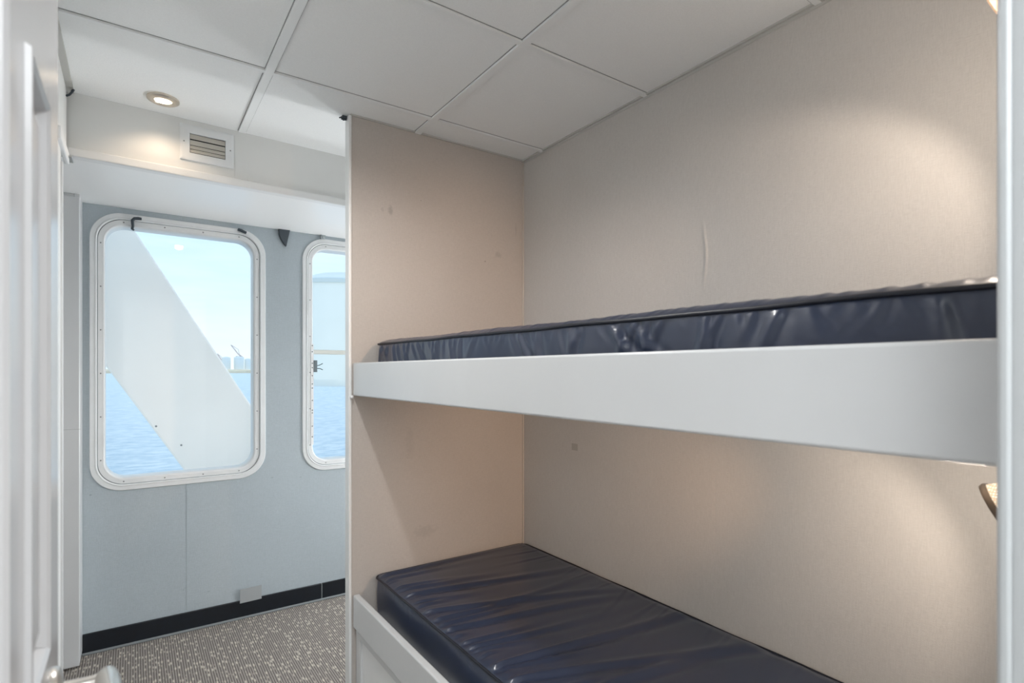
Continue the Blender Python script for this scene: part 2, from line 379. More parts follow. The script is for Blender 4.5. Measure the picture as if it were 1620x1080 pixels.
# left side: cabin wall, opening, pier at the window wall
struct(box('wall_left', (XL-.08, XL, YF, 2.315, -.05, CZ+.006), M['soffit']))
bm = bmesh.new(); bx(bm, XL-.08, XL, 2.315, 2.50, 2.068, CZ+.006)
struct(fin(bm, 'wall_left_header', M['soffit']))
o = struct(box('trim_2', (XL-.085, XL+.006, 2.305, 2.322, 0, 1.985), M['white'], bev=.002))
bm = bmesh.new(); bx(bm, XL-.004, XL+.010, 2.20, 2.47, 2.025, 2.066)
struct(fin(bm, 'trim_3', M['white2'], bev=.004))
bm = bmesh.new()
bx(bm, -.95, -.193, 3.05, YW-.0005, .018, 2.079)
struct(fin(bm, 'wall_pier', M['white'], bev=.014, seg=4))
bm = bmesh.new(); bx(bm, -.260, -.1915, 3.044, 3.052, .012, 2.06); bx(bm, -.212, -.1905, 3.046, YW-.001, .02, 2.075)
box('pier_seam', (-.250, -.190, 3.0435, 3.06, 1.046, 1.0475), M['tapegrey'], bpy.data.objects['wall_pier'])
pt = struct(fin(bm, 'trim_4', M['white'], bev=.003))
struct(box('wall_recess_left', (-1.03, -.95, 2.2, YW+.05, -.05, CZ), M['white2']))
struct(box('wall_recess_back', (-1.03, XL-.08, 2.2, 2.28, -.05, CZ), M['white2']))

# right wall with the blister in its covering
def wall_right():
    ys = np.unique(np.concatenate([np.linspace(-.0, 1.02, 6)+YF*0+.04, np.linspace(1.02, 1.22, 81), np.linspace(1.22, YP+.02, 6)]))
    zs = np.unique(np.concatenate([np.linspace(-.05, 1.5, 6), np.linspace(1.5, 1.85, 71), np.linspace(1.85, CZ+.006, 4)]))
    Yg, Zg = np.meshgrid(ys, zs)
    t = np.clip((Zg-1.555)/(1.795-1.555), 0, 1); env = np.sin(np.pi*t)
    d = (Yg-(1.113-.012*env*np.sin(t*np.pi)))
    X = XR-env*(.0060*np.exp(-(np.clip(d, -9, 0)/.0018)**2)*(d <= 0)+.0060*np.exp(-(np.clip(d, 0, 9)/.009)**2)*(d > 0))
    # panel seam: shallow groove all the way up
    X = X+.0005*np.exp(-((Yg-1.072)/.0022)**2)*(env < .02)
    v = np.stack([X, Yg, Zg], -1).reshape(-1, 3); r, c = X.shape
    f = [(i*c+j, i*c+j+1, (i+1)*c+j+1, (i+1)*c+j) for i in range(r-1) for j in range(c-1)]
    n = len(v)
    v = np.vstack([v, [(XR+.08, ys[0], zs[0]), (XR+.08, ys[-1], zs[0]), (XR+.08, ys[-1], zs[-1]), (XR+.08, ys[0], zs[-1])]])
    f.append((n, n+3, n+2, n+1))
    me = bpy.data.meshes.new('wall_right'); me.from_pydata(v.tolist(), [], f); me.update()
    # orient faces toward the room
    bm = bmesh.new(); bm.from_mesh(me)
    for fc in bm.faces:
        if fc.calc_center_median().x < XR+.04 and fc.normal.x > 0: fc.normal_flip()
    bm.to_mesh(me); bm.free()
    return link('wall_right', me, M['beige'], smooth=True)
struct(wall_right())
struct(box('wall_right_end', (2.15, 2.23, 2.1, YW+.05, -.05, CZ), M['white2']))
# partition between bunks and window bay
part = struct(box('wall_partition', (.700, XR+.7, YP, YP+.038, -.05, CZ+.006), [M['tan']]))
struct(box('trim_5', (.692, .7035, YP-.0035, YP+.042, 0, CZ), M['white2'], bev=.0025))
struct(box('trim_6', (XR-.007, XR-.0002, YP-.007, YP-.0002, .02, CZ-.002), mat('corner_bead', (.55, .51, .46), .5), bev=.002))
# front wall with doorway (behind the lens) and the corridor beyond
JX = .618; DXL = -.08
bm = bmesh.new()
plate(bm, [(-1.6, -.05), (DXL-.02, -.05), (DXL-.02, 2.06), (JX, 2.06), (JX, -.05), (2.2, -.05), (2.2, CZ+.006), (-1.6, CZ+.006)], [], lambda u, v, w: (u, .03+w, v), .115)
struct(fin(bm, 'wall_front', M['beige']))
bm = bmesh.new()
bx(bm, JX-.0015, JX+.02, .026, .143, 0, 2.06); bx(bm, JX-.008, JX+.008, .026, .090, 0, 2.06)
struct(fin(bm, 'trim_7', M['jamb'], bev=.003))
bm = bmesh.new(); bx(bm, JX-.0035, JX+.06, .1405, .1515, 0, 2.11)
struct(fin(bm, 'trim_8', M['jamb'], bev=.004))
bm = bmesh.new(); bx(bm, DXL-.045, DXL-.019, .02, .150, 0, 2.05)
struct(fin(bm, 'trim_9', M['white'], bev=.003))
struct(box('wall_corridor_left', (-1.68, -1.6, -1.7, .06, -.05, CZ), M['white2']))
struct(box('wall_corridor_right', (2.2, 2.28, -1.7, .3, -.05, CZ), M['white2']))
struct(box('wall_corridor_back', (-1.6, 2.2, -1.78, -1.7, -.05, CZ), M['white2']))

# baseboard
bm = bmesh.new(); bx(bm, -.192, .884, YW-.010, YW+.001, .003, .092); bx(bm, .886, 2.14, YW-.010, YW+.001, .003, .092)
base = struct(fin(bm, 'baseboard_window', M['black'], bev=.003))
box('baseboard_joint', (.8838, .8862, YW-.0105, YW, .004, .090), M['tapegrey'], base)
struct(box('trim_10', (-.192, 2.1, YW-.028, YW-.010, 0, .009), mat('grey_carpet_strip', (.22, .24, .25), .7), bev=.003))

# ------------------------------------------------------------------ door (six panels, lever handle)
def make_door():
    X1 = -.075; T = .036; y0, y1 = .175, .862; z0, z1 = .012, 2.03
    cols = [(y0+.10, .515), (.612, .746)]
    rows = [(.20, .865), (1.006, 1.577), (1.70, 1.90)]
    bm = bmesh.new()
    hs = []; P = []
    for a, b in cols:
        for c, d in rows:
            P.append((a, b, c, d)); hs.append([(a, c), (b, c), (b, d), (a, d)])
    plate(bm, [(y0, z0), (y1, z0), (y1, z1), (y0, z1)], hs, lambda u, v, w: (X1-w, u, v), 0)
    for a, b, c, d in P:
        def lp(i, dx): return [(X1+dx, a+i, c+i), (X1+dx, b-i, c+i), (X1+dx, b-i, d-i), (X1+dx, a+i, d-i)]
        rs = ring_sweep(bm, [lp(0, 0), lp(.0015, .0045), lp(.006, .005), lp(.010, .002), lp(.014, -.006), lp(.019, -.007), lp(.036, -.001), lp(.040, -.0005)])
        bm.faces.new(rs[-1])
    bmesh.ops.remove_doubles(bm, verts=bm.verts[:], dist=.0001)
    # edges + back
    v = [bm.verts.new((x, y, z)) for x in (X1, X1-T) for y, z in ((y0, z0), (y1, z0), (y1, z1), (y0, z1))]
    bm.faces.new(v[4:]); 
    for i in range(4): j = (i+1) % 4; bm.faces.new((v[i], v[j], v[4+j], v[4+i]))
    bmesh.ops.remove_doubles(bm, verts=bm.verts[:], dist=.0001)
    door = struct(fin(bm, 'door_1', M['doorp'], smooth=25))
    yc, zc = .797, .940
    Mx = Matrix.Translation((X1, yc, zc)) @ Matrix.Rotation(PI/2, 4, 'Y')
    bm = bmesh.new(); lathe(bm, [(.027, 0), (.027, .004), (.025, .007), (.018, .009), (.009, .011), (.0075, .036), (.0095, .044)], 36, Mx, cap1=True)
    h = fin(bm, 'handle', M['nickel'], door, smooth=40)
    bm = bmesh.new()   # lever sweeping back towards the hinge
    pts = [(X1+.048, yc+.010, zc), (X1+.050, yc, zc), (X1+.052, yc-.02, zc+.001), (X1+.054, yc-.05, zc+.002), (X1+.053, yc-.08, zc+.001), (X1+.050, yc-.105, zc-.001), (X1+.049, yc-.110, zc-.002)]
    tube(bm, pts, [.007, .0115, .0125, .013, .013, .011, .005], 24, flat=1.3)
    fin(bm, 'lever', M['nickel'], h, smooth=60)
    bm = bmesh.new()
    for z in (.25, 1.05, 1.8):
        tube(bm, [(X1+.004, y0-.004, z-.045), (X1+.004, y0-.004, z+.045)], .006, 12)
    fin(bm, 'hinges', M['nickel'], door, smooth=60)
make_door()

# ------------------------------------------------------------------ bunk bed
RX = .708; PZ = (.330, 1.250)
bunk = tag(empty('bunk_bed', (RX, YF, 0)), 'white painted built-in bunk bed with two berths between partition and wall', 'bunk bed')
def bpart(name, b, m=M['white'], bev=.003, seg=2, parent=bunk):
    bm = bmesh.new(); bx(bm, *b)
    for v in bm.verts: v.co -= Vector((RX, YF, 0))
    return fin(bm, name, m, parent, bev=bev, seg=seg)
bpart('upper_rail', (RX, RX+.026, YF-.011, YP-.005, 1.204, 1.333), bev=.005, seg=3)
bpart('upper_platform', (RX+.026, XR-.003, YF-.011, YP-.004, 1.228, PZ[1]), M['white2'])
bpart('lower_rail', (RX, RX+.026, YF-.011, YP-.005, .298, .425), bev=.005, seg=3)
bpart('lower_platform', (RX+.026, XR-.003, YF-.011, YP-.004, .310, PZ[0]), M['white2'])
# base front: recessed frame and panels
bm = bmesh.new(); X = RX+.012
ys = [YF-.011, .75, 1.40, YP-.005]
hs = []
for a, b in zip(ys, ys[1:]): hs.append([(a+.05, .09), (b-.05, .09), (b-.05, .262), (a+.05, .262)])
plate(bm, [(ys[0], .002), (ys[-1], .002), (ys[-1], .300), (ys[0], .300)], hs, lambda u, v, w: (X+w-RX, u-YF, v), .018)
fin(bm, 'base_frame', M['white'], bunk, bev=.002)
for a, b in zip(ys, ys[1:]):
    bpart('base_panel', (X+.008, X+.015, a+.045, b-.045, .085, .267), M['white2'], bev=0)
for z in (1.180, .280):   # cleats under the platforms
    bpart('cleat', (RX+.03, XR-.004, YP-.028, YP-.003, z+.002 if z < 1 else 1.207, z+.030 if z < 1 else z+.048), M['white2'])
bpart('rail_clip', (RX-.014, RX-.002, YP-.020, YP-.004, 1.194, 1.206), M['white2'], bev=.004)

# ------------------------------------------------------------------ mattresses
def folds(n, lo, hi, seed, lmin, lmax, amp, wid, slope):
    r = np.random.default_rng(seed); F = []
    for k in range(n):
        big = r.random()**2.2
        F.append((lo+(hi-lo)*(k+.9*r.random())/n, r.uniform(*slope), lmin+(lmax-lmin)*big, amp[0]+(amp[1]-amp[0])*(.25+.75*big)*r.uniform(.6, 1), wid[0]+(wid[1]-wid[0])*(.3*r.random()+.7*big), r.uniform(-.25, .25)))
    return F
def apply_folds(F, s, p):
    """s distance from the sewn edge, p coordinate along it"""
    H = np.zeros_like(s)
    for p0, sl, ln, a, w, cv in F:
        c = p0+sl*s+cv*s*s
        ww = w*(.45+.9*np.clip(s/ln, 0, 1.2))
        d = (p-c)/ww
        env = np.clip(s/.02, 0, 1)*np.exp(-(s/ln)**2.5)
        H += a*env*(np.exp(-d*d)-.75*np.exp(-((d+1.5)/1.1)**2))
    return H
def mattress(name, x0, x1, y0, y1, z0, z1, seed, label, crown, topfold, sidefold, sag=0.0):
    r = .028; rp = .045
    nx, ny, nz = 150, 420, 26
    def coords(a, b, n): return np.linspace(a, b, n)
    xs = coords(x0, x1, nx); ys = coords(y0, y1, ny); zs = coords(z0, z1, nz)
    cx, cy = (x0+x1)/2, (y0+y1)/2
    V = []; Fc = []
    def rnd(X, Y, Z):
        # plan rounding
        qx = np.clip(X, x0+rp, x1-rp); qy = np.clip(Y, y0+rp, y1-rp); dx, dy = X-qx, Y-qy; n = np.hypot(dx, dy); m = np.maximum(np.abs(dx), np.abs(dy))
        k = np.where((np.abs(dx) > 1e-9) & (np.abs(dy) > 1e-9), m/np.maximum(n, 1e-9), 1.0)
        X2, Y2 = qx+dx*k, qy+dy*k
        # vertical edge rounding: distance inside the outline
        dn = rp-np.hypot(X2-qx, Y2-qy); dn = np.where((dx == 0) & (dy == 0), rp+1, dn)
        zt = np.clip(Z, z0+.012, z1-.012); 
        return X2, Y2, Z, dn
    def grid(A, B, C):
        n0 = len(V) and sum(len(v) for v in V) or 0
        V.append(np.stack([A, B, C], -1).reshape(-1, 3)); a, b = A.shape
        i, j = np.meshgrid(np.arange(a-1), np.arange(b-1), indexing='ij'); k = (i*b+j).ravel()+n0
        Fc.append(np.stack([k, k+1, k+b+1, k+b], -1))
    TF = folds(topfold[0], y0+.03, y1-.03, seed, .05, topfold[1], topfold[2], topfold[3], topfold[4])
    TB = folds(26, y0+.03, y1-.03, seed+5, .05, .28, (.0006, .002), (.006, .012), (-.5, .2))
    SF = folds(sidefold[0], y0+.03, y1-.03, seed+9, .02, sidefold[1], sidefold[2], sidefold[3], sidefold[4])
    # top
    X, Y = np.meshgrid(xs, ys, indexing='ij'); X, Y, Z, _ = rnd(X, Y, np.full_like(X, z1))
    e = np.minimum.reduce([X-x0, x1-X, Y-y0, y1-Y]); 
    ec = np.clip(e/.045, 0, 1)
    H = crown*(1-(1-ec)**2)
    H += apply_folds(TF, X-x0, Y)*np.clip(e/.012, 0, 1)+apply_folds(TB, x1-X, Y)*np.clip(e/.012, 0, 1)
    H += .0035*np.sin(Y*9.1+seed)*np.sin(X*7+1)*ec
    if sag: H += sag*np.clip((Y-(y0+.0))/(y1-y0), 0, 1)
    grid(X, Y, Z+H)
    # bottom
    X, Y = np.meshgrid(xs[::6], ys[::6], indexing='ij'); X, Y, Z, _ = rnd(X, Y, np.full_like(X, z0)); grid(X[::-1], Y[::-1], Z)
    # sides
    def side(A, B, nrm, fold):
        A2 = np.repeat(A[:, None], nz, 1); B2 = np.repeat(B[:, None], nz, 1); Zz = np.repeat(zs[None, :], len(A), 0)
        X2, Y2, _, _ = rnd(A2, B2, Zz)
        t = (Zz-z0)/(z1-z0); bul = .007*np.sin(np.pi*t)**.7
        ex = np.clip(np.minimum(Y2-y0, y1-Y2)/.06, 0, 1) if nrm[0] else np.clip(np.minimum(X2-x0, x1-X2)/.06, 0, 1)
        off = bul
        if fold:
            off = off+apply_folds(SF, z1-Zz, Y2)*np.clip((z1-Zz)/.008, 0, 1)*ex*np.clip(t/.1, 0, 1)
            off = off+.003*np.sin(Y2*13+seed)*np.sin(np.pi*t)*ex
        mx = (X2-cx); my = (Y2-cy)
        grid(X2+nrm[0]*off, Y2+nrm[1]*off, Zz+(sag*np.clip((Y2-y0)/(y1-y0), 0, 1)*t if sag else 0))
    side(np.full(ny, x0), ys[::-1], (-1, 0), True)
    side(np.full(ny, x1), ys, (1, 0), False)
    side(xs, np.full(nx, y0), (0, -1), False)
    side(xs[::-1], np.full(nx, y1), (0, 1), False)
    v = np.vstack(V); f = np.vstack(Fc)
    me = bpy.data.meshes.new(name); me.from_pydata((v-np.array([cx, cy, z0])).tolist(), [], f.tolist()); me.update()
    bm = bmesh.new(); bm.from_mesh(me); bmesh.ops.remove_doubles(bm, verts=bm.verts[:], dist=.0004); bmesh.ops.recalc_face_normals(bm, faces=bm.faces[:]); bm.to_mesh(me); bm.free()
    o = link(name, me, M['vinyl'], loc=(cx, cy, z0), smooth=True); tag(o, label, 'mattress')
    lp = rrect(x0-.002, x1+.002, y0-.002, y1+.002, rp*.8, 10)
    def cord(z, rr, nm):
        pts = []
        n = len(lp)
        for i in range(n):
            a, b = lp[i], lp[(i+1) % n]; L_ = math.hypot(b[0]-a[0], b[1]-a[1]); k = max(1, int(L_/.03))
            for j in range(k): pts.append((a[0]+(b[0]-a[0])*j/k, a[1]+(b[1]-a[1])*j/k))
        P3 = [(x-cx, y-cy, z-z0+.0014*math.sin(17*y+seed)*math.sin(5*y)+(sag*min(1, max(0, (y-y0)/(y1-y0))) if z > z0+.05 else 0)) for x, y in pts]
        P3.append(P3[0]); bm = bmesh.new(); tube(bm, P3, rr, 8, caps=False)
        return fin(bm, nm, M['cord'], o, smooth=70)
    cord(z1-.001, .0042, 'top_piping'); cord(z0+.006, .004, 'bottom_piping')
    return o
mattress('mattress', .795, XR-.010, .152, YP-.010, PZ[0]+.001, .484, 3, 'dark navy vinyl mattress with wrinkled top on the lower bunk', .010,
         (46, .80, (.0020, .0085), (.007, .024), (-.35, .05)), (30, .05, (.0004, .0012), (.006, .012), (-.4, .4)))
mattress('mattress', .800, XR-.010, .152, YP-.012, PZ[1]+.001, 1.398, 21, 'dark navy vinyl mattress with puckered side on the upper bunk', .016,
         (46, .5, (.0006, .002), (.008, .018), (-.3, .1)), (64, .14, (.0016, .0055), (.006, .018), (-1.0, .7)), sag=.010)

# ------------------------------------------------------------------ ceiling downlight
def spot(name, loc, aim, power, ang, blend, col, rad, parent=None):
    l = bpy.data.lights.new(name, 'SPOT'); l.energy = power; l.spot_size = math.radians(ang); l.spot_blend = blend; l.color = col; l.shadow_soft_size = rad
    o = bpy.data.objects.new(name, l); COL.objects.link(o); o.location = loc
    o.rotation_euler = (Vector(aim)-Vector(loc)).to_track_quat('-Z', 'Y').to_euler()
    if parent:
        o.parent = parent; o.matrix_parent_inverse = parent.matrix_basis.inverted()
    return o
WARM = (1, .72, .48)
def downlight(x, y, label, power, ang, col):
    dl = tag(empty('downlight', (x, y, CZ)), label, 'ceiling light')
    bm = bmesh.new(); lathe(bm, [(.028, -.001), (.029, -.004), (.034, -.0075), (.044, -.0055), (.052, -.001), (.052, .004)], 48)
    fin(bm, 'bezel', M['brass'], dl, smooth=50)
    bm = bmesh.new(); lathe(bm, [(.0285, -.002), (.015, -.0035), (.0005, -.004)], 32, cap1=True)
    fin(bm, 'lens', bpy.data.materials.get('downlight_lens') or mat('downlight_lens', (1, .95, .85), .3, emit=((1, .85, .62), 2.2)), dl, smooth=60)
    for a in range(3):
        bm = bmesh.new(); lathe(bm, [(.0045, -.0040), (.0035, -.0062), (.0005, -.0068)], 12, Matrix.Translation((.008*math.cos(a*2.1+.4), .008*math.sin(a*2.1+.4), 0)), cap1=True)
        fin(bm, 'led', bpy.data.materials.get('downlight_led') or mat('downlight_led', (1, .9, .7), .3, emit=((1, .93, .8), 4.0)), dl, smooth=60)
    spot('downlight_lamp', (x, y, CZ-.012), (x, y+.003, 0), power, ang, .6, col, .03, dl)
WARM = (1, .76, .54)
downlight(.092, 2.395, 'round brushed metal recessed downlight in the ceiling tile above the air vent', 2.4, 140, WARM)
downlight(.30, 1.36, 'round recessed downlight out of view in the ceiling beside the open door', 38, 165, (1, .98, .96))  # added out of view for enough light; fits the rail's shadow on the partition

# ------------------------------------------------------------------ reading lamps at the bunk foot
def perforated():
    m = mat('perforated_shade', (.72, .62, .48), .4, metal=.2); t = m.node_tree; b = t.nodes['Principled BSDF']; c = N(t, 'ShaderNodeTexCoord')
    v = N(t, 'ShaderNodeTexVoronoi', inp={'Scale': 260.0, 'Randomness': .1}); t.links.new(c.outputs['Object'], v.inputs['Vector'])
    r = N(t, 'ShaderNodeValToRGB'); r.color_ramp.elements[0].position = .25; r.color_ramp.elements[0].color = (1, .96, .86, 1); r.color_ramp.elements[1].position = .42; r.color_ramp.elements[1].color = (.55, .42, .28, 1)
    t.links.new(v.outputs['Distance'], r.inputs[0]); t.links.new(r.outputs[0], b.inputs['Base Color'])
    t.links.new(r.outputs[0], b.inputs['Emission Color']); b.inputs['Emission Strength'].default_value = .75
    return m
M['perf'] = perforated()
def reading_lamp(loc, aim, label, power, ang, blend, aim_light, beam, bpow):
    root = tag(empty('reading_lamp', loc), label, 'wall lamp', 'reading lamps at the foot of the bunks')
    d = (Vector(aim)-Vector(loc)).normalized(); R = d.to_track_quat('Z', 'Y').to_matrix().to_4x4()
    bm = bmesh.new()
    lathe(bm, [(.0005, -.075), (.014, -.073), (.026, -.060), (.036, -.038), (.043, -.012), (.047, .010), (.048, .016)], 40, R)
    fin(bm, 'lamp_shade', M['perf'], root, smooth=70)
    bm = bmesh.new(); lathe(bm, [(.0485, .010), (.0505, .015), (.049, .020), (.0455, .018), (.0455, .008)], 40, R)
    fin(bm, 'rim', mat('lamp_rim_bronze', (.16, .12, .09), .4, metal=.8), root, smooth=50)
    bm = bmesh.new(); lathe(bm, [(.044, .002), (.022, .006), (.0005, .008)], 32, R, cap1=True)
    fin(bm, 'bulb', M['glow'], root, smooth=60)
    # arm back to the front wall
    bm = bmesh.new(); wy = YF-.004-loc[1]
    back = R @ Vector((0, 0, -.068))
    tube(bm, [back, back+Vector((.01, -.02, .01)), Vector((back.x+.03, wy+.02, back.z+.02)), Vector((back.x+.03, wy, back.z+.02))], .005, 10)
    fin(bm, 'arm', M['brass'], root, smooth=60)
    bm = bmesh.new(); lathe(bm, [(.026, 0), (.026, .006), (.018, .011), (.006, .012)], 28, Matrix.Translation((back.x+.03, wy, back.z+.02)) @ Matrix.Rotation(-PI/2, 4, 'X'), cap1=True, cap0=True)
    fin(bm, 'wall_plate', M['brass'], root, smooth=50)
    lp = Vector(loc)+d*.022
    al = Vector(aim_light)
    spot('reading_light', lp, lp+al, power, ang, blend, (1, .84, .70), .012, root)
    spot('reading_light', lp, lp+Vector(beam), bpow, 54, 1, (1, .62, .36), .012, root)
    g = bpy.data.lights.new('reading_glow', 'POINT'); g.energy = 3.0; g.color = (1, .86, .72); g.shadow_soft_size = .03
    go = bpy.data.objects.new('reading_glow', g); COL.objects.link(go); go.location = Vector(loc)+d*.055; go.parent = root; go.matrix_parent_inverse = root.matrix_basis.inverted()
    return root
reading_lamp((1.168, .262, 1.900), (1.168-.15, .262+.85, 1.900-.5), 'warm glowing reading lamp at the foot of the upper bunk near the ceiling', 5.5, 98, .4, (.33, .80, -.50), (-.02, .97, -.20), 26)
reading_lamp((1.160, .264, 1.078), (1.160-.15, .264+.85, 1.078-.5), 'warm perforated-shade reading lamp at the foot of the lower bunk', 5.5, 94, .45, (.32, .825, -.464), (.12, .97, -.16), 26)

# ------------------------------------------------------------------ air vent on the soffit
def vent():
    x0, x1, z0, z1 = .153, .345, 2.143, 2.284
    ya = YS((x0+x1)/2)
    root = tag(empty('air_vent', ((x0+x1)/2, ya, z0)), 'white square air vent with half open louvres on the soffit beside the downlight', 'vent'); root.rotation_euler.z = math.atan(.034)
    cx = (x0+x1)/2
    f = lambda u, v, w: (u-cx, -.010+w, v-z0)
    bm = bmesh.new(); a, b, c, d = .186, .314, 2.172, 2.250
    rs = ring_sweep(bm, [[f(u, v, 0.010) for u, v in ((x0, z0), (x1, z0), (x1, z1), (x0, z1))], [f(u, v, .004) for u, v in ((x0, z0), (x1, z0), (x1, z1), (x0, z1))],
        [f(u, v, 0) for u, v in ((x0+.010, z0+.010), (x1-.010, z0+.010), (x1-.010, z1-.010), (x0+.010, z1-.010))], [f(u, v, 0) for u, v in ((a, c), (b, c), (b, d), (a, d))], [f(u, v, .0098) for u, v in ((a, c), (b, c), (b, d), (a, d))]])
    fin(bm, 'flange', M['frame'], root, smooth=30)
    bm = bmesh.new(); bm.faces.new([bm.verts.new(f(u, v, .0094)) for u, v in ((a, c), (b, c), (b, d), (a, d))])
    fin(bm, 'duct_opening', M['black'], root)
    ux = (a+b)/2-cx
    for k, (zt_, zb_) in enumerate(((.2478, .2285), (.2248, .2045), (.2034, .1892), (.1884, .1752))):
        bm = bmesh.new(); zt_ += 2-z0; zb_ += 2-z0
        pts = [(-(b-a)/2+.0015+ux, -.0055, zb_), ((b-a)/2-.0015+ux, -.0055, zb_), ((b-a)/2-.0015+ux, -.0025, zt_), (-(b-a)/2+.0015+ux, -.0025, zt_)]
        v = [bm.verts.new(p) for p in pts]+[bm.verts.new((p[0], p[1]-.0015, p[2])) for p in pts]
        for q in ((0,1,2,3),(7,6,5,4),(0,4,5,1),(1,5,6,2),(2,6,7,3),(3,7,4,0)): bm.faces.new([v[i] for i in q])
        fin(bm, 'louvre', mat('louvre_cream', (.50, .48, .43), .5) if k == 0 else bpy.data.materials['louvre_cream'], root)
    for u in (x0+.013, x1-.013):
        bm = bmesh.new(); lathe(bm, [(.0028, 0), (.002, .001)], 10, Matrix.Translation((u-cx, -.0102, (z1-z0)/2)) @ Matrix.Rotation(PI/2, 4, 'X'), cap1=True)
        fin(bm, 'screw', M['screw'], root)
vent()

# ------------------------------------------------------------------ small fittings
def thing(name, bm, m, label, cat, **k): return tag(fin(bm, name, m, **k), label, cat)
yb = YW-.014
bm = bmesh.new(); tube(bm, [(.034, yb-.004, 2.030), (.022, yb-.005, 2.030), (.006, yb-.006, 2.027), (-.002, yb-.006, 2.018), (-.001, yb-.003, 2.004), (.000, yb+.004, 1.992), (-.003, yb+.012, 1.981), (.004, yb+.016, 1.976)], [.006, .0075, .0075, .007, .0065, .0058, .006, .004], 10, flat=1)
thing('hook', bm, M['dark'], 'dark bent hook over the top left of the larger window frame', 'hook', smooth=60)
bm = bmesh.new(); tube(bm, [(.451, yb-.003, 2.043), (.470, yb-.004, 2.037), (.492, yb-.003, 2.030)], [.007, .008, .007], 12, flat=1)
thing('clip', bm, M['dark'], 'small dark oblong clip on the top right of the larger window frame', 'clip', smooth=60)
bm = bmesh.new()
prof = [(.652, 2.076), (.712, 2.076), (.708, 2.060), (.702, 2.030), (.695, 1.998), (.6925, 1.984), (.680, 1.996), (.664, 2.020), (.654, 2.045)]
plate(bm, prof, [], lambda u, v, w: (u, YW-.020+w, v), .0195)
thing('curtain_bracket', bm, mat('charcoal_bracket', (.055, .07, .085), .45), 'charcoal shark-fin shaped curtain bracket on the wall between the windows', 'bracket', bev=.003)
bm = bmesh.new(); bx(bm, .877, .904, YW-.018, YW-.0005, 2.053, 2.078); tube(bm, [(.8905, YW-.030, 2.060), (.8905, YW-.016, 2.062)], .007, 12)
thing('curtain_bracket', bm, mat('clear_grey_clip', (.42, .47, .48), .25), 'small pale grey clip above the partly hidden window', 'bracket', bev=.002)
bm = bmesh.new(); bx(bm, .462, .567, YW-.013, YW-.0098, .080, .152)
for v in bm.verts: v.co.z += (v.co.x-.462)*.02
thing('tape_patch', bm, M['tapegrey'], 'grey tape patch over the top edge of the black baseboard', 'tape')
bm = bmesh.new(); bx(bm, .672, .690, YP+.012, YP+.030, CZ-.012, CZ-.0005); tube(bm, [(.690, YP+.02, CZ-.012), (.678, YP+.02, CZ-.016), (.668, YP+.018, CZ-.008), (.662, YP+.018, CZ-.012)], .003, 8)
thing('ceiling_clip', bm, M['dark'], 'small black metal clip on the ceiling beside the partition edge', 'clip')
bm = bmesh.new(); tube(bm, [(XL+.001, 2.475, 2.268), (XL+.010, 2.47, 2.272), (XL+.018, 2.465, 2.282), (XL+.022, 2.47, 2.292), (XL+.016, 2.485, 2.294)], .0035, 8)
thing('ceiling_hook', bm, M['dark'], 'small black hook in the far left ceiling corner', 'hook', smooth=60)
bm = bmesh.new(); bx(bm, XL-.0, XL+.020, 2.440, 2.505, 2.044, 2.050)
thing('metal_bracket', bm, M['chrome'], 'small grey metal bracket under the left end of the soffit', 'bracket', bev=.002)
bm = bmesh.new(); bx(bm, XR-.0012, XR-.0002, 1.731, 1.768, .966, .995)
thing('sticker', bm, mat('grey_adhesive', (.40, .38, .36), .7), 'small grey adhesive patch on the wall between the bunks', 'sticker')
bm = bmesh.new(); tube(bm, [(XR-.004, YP-.015, 1.180), (XR-.006, YP-.022, 1.160), (XR-.010, YP-.022, 1.145)], .0045, 8)
thing('hook', bm, M['brass'], 'tiny brass hook under the upper bunk in the wall corner', 'hook', smooth=60)

# ------------------------------------------------------------------ outside: ship's brace, lifeboat, sea, port
bm = bmesh.new()
zt, zb = 3.6, -1.2
xr = lambda z: .015+(2.138-z)/1.678; xl = lambda z: -.129+(1.326-z)/1.648
v = [bm.verts.new(p) for p in ((xl(zb), 4.0, zb), (xr(zb), 4.0, zb), (xr(zt), 4.0, zt), (xl(zt), 4.0, zt), (xl(zb), 4.22, zb), (xr(zb), 4.22, zb), (xr(zt), 4.22, zt), (xl(zt), 4.22, zt))]
for f in ((0,1,2,3),(7,6,5,4),(0,4,5,1),(1,5,6,2),(2,6,7,3),(3,7,4,0)): bm.faces.new([v[i] for i in f])
br = thing('ship_brace', bm, M['steel'], 'broad white diagonal steel brace outside the larger window', 'ship brace', bev=.012)
for (x, z) in ((.067, .963), (.199, .837)):
    bm = bmesh.new(); lathe(bm, [(.006, 0), (.0045, .003)], 10, Matrix.Translation((x+.05, 3.999, z)) @ Matrix.Rotation(PI/2, 4, 'X'), cap1=True)
    fin(bm, 'bolt', M['screw'], br)

